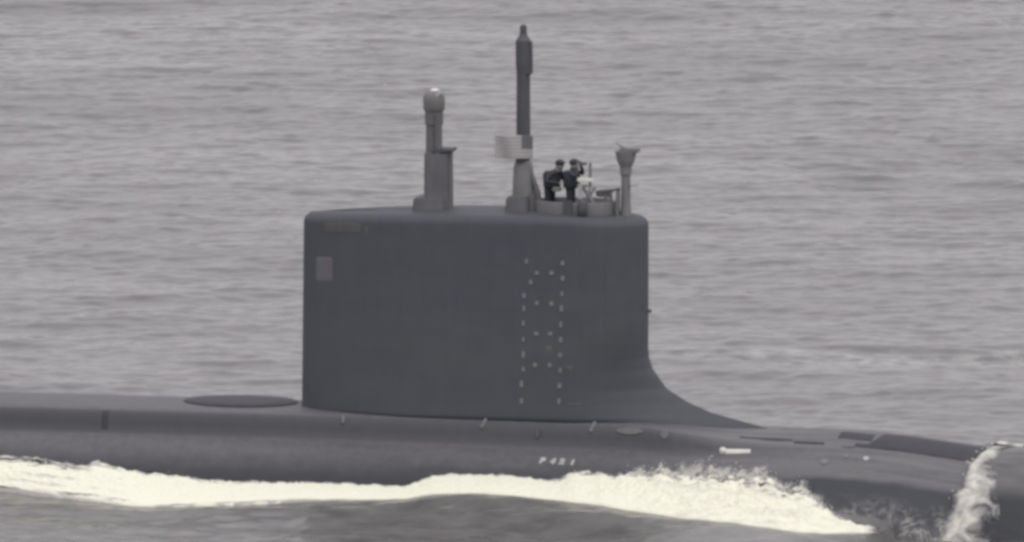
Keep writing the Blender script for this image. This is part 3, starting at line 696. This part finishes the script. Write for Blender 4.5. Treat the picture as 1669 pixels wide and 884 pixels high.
# breaking foam edge of that sheet
ns_, nw_ = 320, 40
s1 = np.linspace(.0, .60, ns_)[:, None]; w1 = np.linspace(0, 1, nw_)[None, :]
xe1 = np.interp(s1[:, 0], es, ex)[:, None]
wid = (.80 + 1.45*sm01(.16, .42, s1) )
XX = xe1 - .18 + wid*w1 - .25*sm01(.38, .47, s1)*(1-w1)
nn_ = fnoise(XX*2.6, s1*34, 41, 5, .5)
off = .06 + .24*np.sin(w1*PI)**.7*(.5+.9*(nn_-.3))*(.5+.8*sm01(.1, .4, s1))
EP = hull_pt(XX, s1+0*w1 + .004*(nn_-.5), off)
def edgenodes(t, b):
    uv = N(t, 'ShaderNodeUVMap'); s = N(t, 'ShaderNodeSeparateXYZ'); t.links.new(uv.outputs[0], s.inputs[0])
    n = noise(t, coords(t, (1, 1, 1)), 1.8, 4, .55, .6)
    a = N(t, 'ShaderNodeMapRange'); t.links.new(s.outputs[0], a.inputs[0]); a.inputs[1].default_value = .0; a.inputs[2].default_value = .18; a.inputs[3].default_value = -.1; a.inputs[4].default_value = .75
    c = N(t, 'ShaderNodeMapRange'); t.links.new(s.outputs[0], c.inputs[0]); c.inputs[1].default_value = .20; c.inputs[2].default_value = 1; c.inputs[3].default_value = .80; c.inputs[4].default_value = .05
    k = mth(t, 'ADD', mth(t, 'MINIMUM', a.outputs[0], c.outputs[0]), mth(t, 'MULTIPLY', mth(t, 'SUBTRACT', n, .5), 1.7))
    t.links.new(ramp(t, k, [(.05, 0), (.45, .9), (.7, 1)]), b.inputs['Alpha'])
    t.links.new(ramp(t, k, [(.1, (.25,.245,.25)), (.45, (.38,.375,.37)), (.85, (.66,.655,.59))]), b.inputs['Base Color'])
M['edgefoam'] = mat('breaking_edge_foam', (.7,.7,.6), .9, .1, edgenodes)
uvE = np.stack([w1+0*s1, s1+0*w1], -1)
ef = link('bow_foam', gridmesh(EP, uv=uvE), 'edgefoam'); ef.rotation_euler = (0, 0, -PSI)
ef['kind'] = 'stuff'; ef['label'] = 'curved white edge of foam climbing over the bow of the submarine'; ef['category'] = 'foam'
ef2 = link('bow_foam', gridmesh(EP*np.array([1, -1, 1]), uv=uvE), 'edgefoam'); ef2.rotation_euler = (0, 0, -PSI)
ef2['kind'] = 'stuff'; ef2['label'] = 'edge of foam climbing over the far side of the bow'; ef2['category'] = 'foam'
# thin lace of water streaming down the dark flank between foam band and bow edge
s1 = np.linspace(.27, .56, 90)[:, None]; u1 = np.linspace(0, 1, 200)[None, :]
xl0 = on_hull(1325, 800)[0]; xl1 = on_hull(1560, 830)[0]
XX = xl0 + (xl1-xl0+.5)*u1 + 0*s1
LP = hull_pt(XX, s1+0*u1, .05+.05*fnoise(XX*3, s1*30, 51, 3))
uvL = np.stack([u1+0*s1, (s1-.27)/.29+0*u1], -1)
def lacenodes(t, b):
    uv = N(t, 'ShaderNodeUVMap'); s = N(t, 'ShaderNodeSeparateXYZ'); t.links.new(uv.outputs[0], s.inputs[0])
    v = coords(t, (1, .8, .7))
    n = noise(t, v, 1.7, 3, .55, 1.6)
    rdg = mth(t, 'SUBTRACT', 1.0, mth(t, 'MULTIPLY', mth(t, 'ABSOLUTE', mth(t, 'SUBTRACT', n, .5)), 13), True)
    n2 = noise(t, v, 1.2, 4, .6, .5)
    d = N(t, 'ShaderNodeMapRange'); t.links.new(s.outputs[1], d.inputs[0]); d.inputs[1].default_value = .22; d.inputs[2].default_value = .85; d.inputs[3].default_value = 0; d.inputs[4].default_value = 1
    k = mth(t, 'MULTIPLY', rdg, ramp(t, n2, [(.4, .15), (.6, 1)]))
    k = mth(t, 'ADD', mth(t, 'MULTIPLY', k, .8), mth(t, 'MULTIPLY', mth(t, 'MULTIPLY', d.outputs[0], ramp(t, n2, [(.32, 0), (.66, 1)])), .95))
    eu = mth(t, 'MULTIPLY', ramp(t, s.outputs[0], [(0, .6), (.08, 1)]), ramp(t, d.outputs[0], [(0, 0), (.35, 1)]))
    t.links.new(mth(t, 'MULTIPLY', mth(t, 'MULTIPLY', k, eu), .95), b.inputs['Alpha'])
M['lace'] = mat('water_lace', (.42,.415,.41), .6, .4, lacenodes)
la = link('splash_water', gridmesh(LP, uv=uvL), 'lace'); la.rotation_euler = (0, 0, -PSI)
la['kind'] = 'stuff'; la['label'] = 'thin strands of water splashing down the dark flank near the bow'; la['category'] = 'splash'

# spray: small clumps and drops thrown up from the crest
bm = bmesh.new()
ico = bmesh.new(); bmesh.ops.create_icosphere(ico, subdivisions=1, radius=1); icv = [v.co.copy() for v in ico.verts]; icf = [[v.index for v in f.verts] for f in ico.faces]; ico.free()
SV, SF = [], []
def drop(c, r):
    b = len(SV); q = Vector((random.uniform(.7,1.6), random.uniform(.7,1.3), random.uniform(.6,1.3)))
    SV.extend([(c[0]+v.x*r*q.x, c[1]+v.y*r*q.y, c[2]+v.z*r*q.z) for v in icv]); SF.extend([[b+i for i in f] for f in icf])
wts = np.interp(pxs, [-90, 0, 600, 660, 700, 900, 1000, 1050, 1150, 1330, 1418], [1.5, 1.2, .2, .3, .8, 1, 1.6, 5, 6, 7, 3]); wts /= wts.sum()
for i in rng.choice(len(pxs), 500, p=wts):
    k = np.interp(pxs[i], [900, 1060, 1330, 1415], [.35, 1.0, 1.1, .5])
    f = rng.random()**1.5
    p = TP[i]*(1-f*.35) + BP[i]*f*.35
    drop((p[0]+rng.normal()*.08, p[1]-abs(rng.normal())*.25, p[2]+.02+abs(rng.normal())*.13*k), (.008+.02*rng.random()**2.5)*(.6+.5*k))
for i in range(220):      # along the bow edge and the lace
    if i < 80: j = rng.integers(20, ns_); q = EP[j, rng.integers(0, 16)]; r = .03
    else: q = LP[rng.integers(55, 90), rng.integers(0, 200)]; r = .028
    drop((q[0]+rng.normal()*.08, q[1]-abs(rng.normal())*.12, q[2]+abs(rng.normal())*.08), rng.uniform(.4, 1.1)*r)
me = bpy.data.meshes.new('spray'); me.from_pydata(SV, [], SF); me.update(); bm.free()
M['spray'] = mat('spray_water', (.66,.655,.60), .7, .3)
sp = link('spray', me, 'spray'); sp.rotation_euler = (0, 0, -PSI)
sp['kind'] = 'stuff'; sp['label'] = 'drops of white spray thrown up along the crest of the foam'; sp['category'] = 'spray'

# ------------------------------------------------------------------ sea
LX, LY, NX, NY = 150.0, 270.0, 1100, 1150
Y0 = -62.0
kx = 2*PI*np.fft.fftfreq(NX, LX/NX)[:, None]; ky = 2*PI*np.fft.fftfreq(NY, LY/NY)[None, :]
k = np.hypot(kx, ky); k[0, 0] = 1e9
ct = np.abs(ky)/k
def spec(L, small, p): return np.exp(-1/(k*L)**2)/k**4*(.12+ct**p)*np.exp(-(k*small)**2)
r1 = np.random.default_rng(5)
def field(S):
    h = np.fft.fft2(r1.normal(size=(NX, NY)))*np.sqrt(S); h = np.fft.ifft2(h).real; return h/h.std()
h = field(spec(.21, .05, 3.5))*.0145 + field(spec(1.15, .25, 6))*.040 + field(spec(3.2, .8, 5))*.045
X1 = np.linspace(-LX/2, LX/2, NX); Y1 = Y0 + np.linspace(0, LY, NY)
WX, WY = np.meshgrid(X1, Y1, indexing='ij')
ed = np.minimum(np.minimum(WX+LX/2, LX/2-WX), np.minimum(WY-Y0, Y0+LY-WY)); h *= sm01(0, 10, ed)
lx = WX*cP - WY*sP; ly = WX*sP + WY*cP
bx = np.concatenate([[-75, -50], BP[:, 0][::25], [BP[-1, 0]+.6, 14.5, 18.5, 24, 31]])
byo = np.concatenate([[5.0, 6.4], -BP[:, 1][::25], [5.0, 4.7, 4.7, 4.5, 2.]])
bz = np.concatenate([[0, 0.0], BP[:, 2][::25], [-.5, -.62, -.60, -.35, 0]])
YO = np.interp(lx, bx, byo); ZO = np.interp(lx, bx, bz)
a = np.abs(ly)
fall = 1-sm01(0, 1, (a-YO)/np.where(ZO < -.3, 11.0, 5.0))
inn = sm01(-75, -60, lx)*(1-sm01(27, 34, lx))
zin = np.interp(lx, bx, np.minimum(bz, .1))
zz = np.where(a < YO, ZO-.04*np.clip(YO-a, 0, 3), ZO*fall)
nr = (1-sm01(6, 20, a))*inn
h2 = field(spec(.17, .05, 0)*(1+0*k))*.013
hh = h*(1-.55*np.exp(-((a-YO)/.9)**2)*inn) + h2*nr*sm01(.3, 1.6, np.abs(a-YO)) + zz*inn
wm = gridmesh(np.stack([WX, WY, hh], -1))
b_ = bmesh.new()                      # the rest of the sea, out to the horizon, joined edge to edge
me2 = wm
BIG = 25000.0
verts_out = [(-BIG,-BIG,0),(BIG,-BIG,0),(BIG,BIG,0),(-BIG,BIG,0),(-LX/2,Y0,0),(LX/2,Y0,0),(LX/2,Y0+LY,0),(-LX/2,Y0+LY,0)]
skirt = bpy.data.meshes.new('skirt'); skirt.from_pydata(verts_out, [], [(0,1,5,4),(1,2,6,5),(2,3,7,6),(3,0,4,7)])
b_.from_mesh(me2); b_.from_mesh(skirt)
b_.to_mesh(me2); b_.free()
def seanodes(t, b):
    b.inputs['IOR'].default_value = 1.333
    v = coords(t, (.55, 1.0, 1.0)); n1_ = noise(t, v, 1.9, 5, .62, .2); 
    v2 = coords(t, (.03, .06, .05)); n2_ = noise(t, v2, 1.0, 4, .6)
    t.links.new(ramp(t, n2_, [(.35, .14), (.65, .24)]), b.inputs['Roughness'])
    g = N(t, 'ShaderNodeTexCoord'); s = N(t, 'ShaderNodeSeparateXYZ'); t.links.new(g.outputs['Object'], s.inputs[0])
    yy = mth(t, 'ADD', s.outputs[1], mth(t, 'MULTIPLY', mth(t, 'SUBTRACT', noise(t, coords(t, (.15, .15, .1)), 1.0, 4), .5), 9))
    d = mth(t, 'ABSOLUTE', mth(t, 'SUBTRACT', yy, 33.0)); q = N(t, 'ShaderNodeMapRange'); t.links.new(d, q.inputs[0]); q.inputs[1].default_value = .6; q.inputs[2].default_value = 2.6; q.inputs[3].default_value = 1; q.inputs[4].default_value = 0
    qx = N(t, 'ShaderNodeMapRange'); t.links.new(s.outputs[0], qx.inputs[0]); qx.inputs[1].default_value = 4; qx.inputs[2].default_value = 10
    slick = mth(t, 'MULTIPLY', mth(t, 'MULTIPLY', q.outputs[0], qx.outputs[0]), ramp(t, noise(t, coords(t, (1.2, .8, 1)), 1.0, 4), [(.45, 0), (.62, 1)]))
    hue = ramp(t, noise(t, coords(t, (.35, .5, .5)), 1.0, 5, .65), [(.38, (.100,.106,.099)), (.62, (.120,.110,.120))])
    glint = ramp(t, noise(t, coords(t, (.9, .55, .5)), 2.2, 3, .5), [(.70, 0), (.76, .55)])  # sparse glints painted into the base colour as pale flecks
    hue = mixc(t, glint, hue, (.34,.34,.30))
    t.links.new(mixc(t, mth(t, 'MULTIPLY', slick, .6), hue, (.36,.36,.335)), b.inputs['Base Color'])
    # aerated, paler water churned up beside the hull
    near_ = N(t, 'ShaderNodeMapRange'); near_.interpolation_type = 'SMOOTHSTEP'; t.links.new(mth(t, 'ABSOLUTE', mth(t, 'ADD', s.outputs[1], 6.0)), near_.inputs[0]); near_.inputs[1].default_value = 9; near_.inputs[2].default_value = 20; near_.inputs[3].default_value = 1; near_.inputs[4].default_value = 0
    ch = ramp(t, noise(t, coords(t, (.5, .5, .5)), 1.3, 6, .62, .4), [(.36, .15), (.62, 1)])
    prev = b.inputs['Base Color'].links[0].from_socket
    t.links.new(mixc(t, mth(t, 'MULTIPLY', near_.outputs[0], ch), prev, (.185,.183,.180)), b.inputs['Base Color'])
    bp = N(t, 'ShaderNodeBump'); bp.inputs['Distance'].default_value = .06; bp.inputs['Strength'].default_value = .38
    t.links.new(n1_, bp.inputs['Height']); t.links.new(bp.outputs[0], b.inputs['Normal'])
M['sea'] = mat('sea_water', (.122,.124,.126), .25, .5, seanodes)
sea = link('water', me2, 'sea'); sea['kind'] = 'structure'
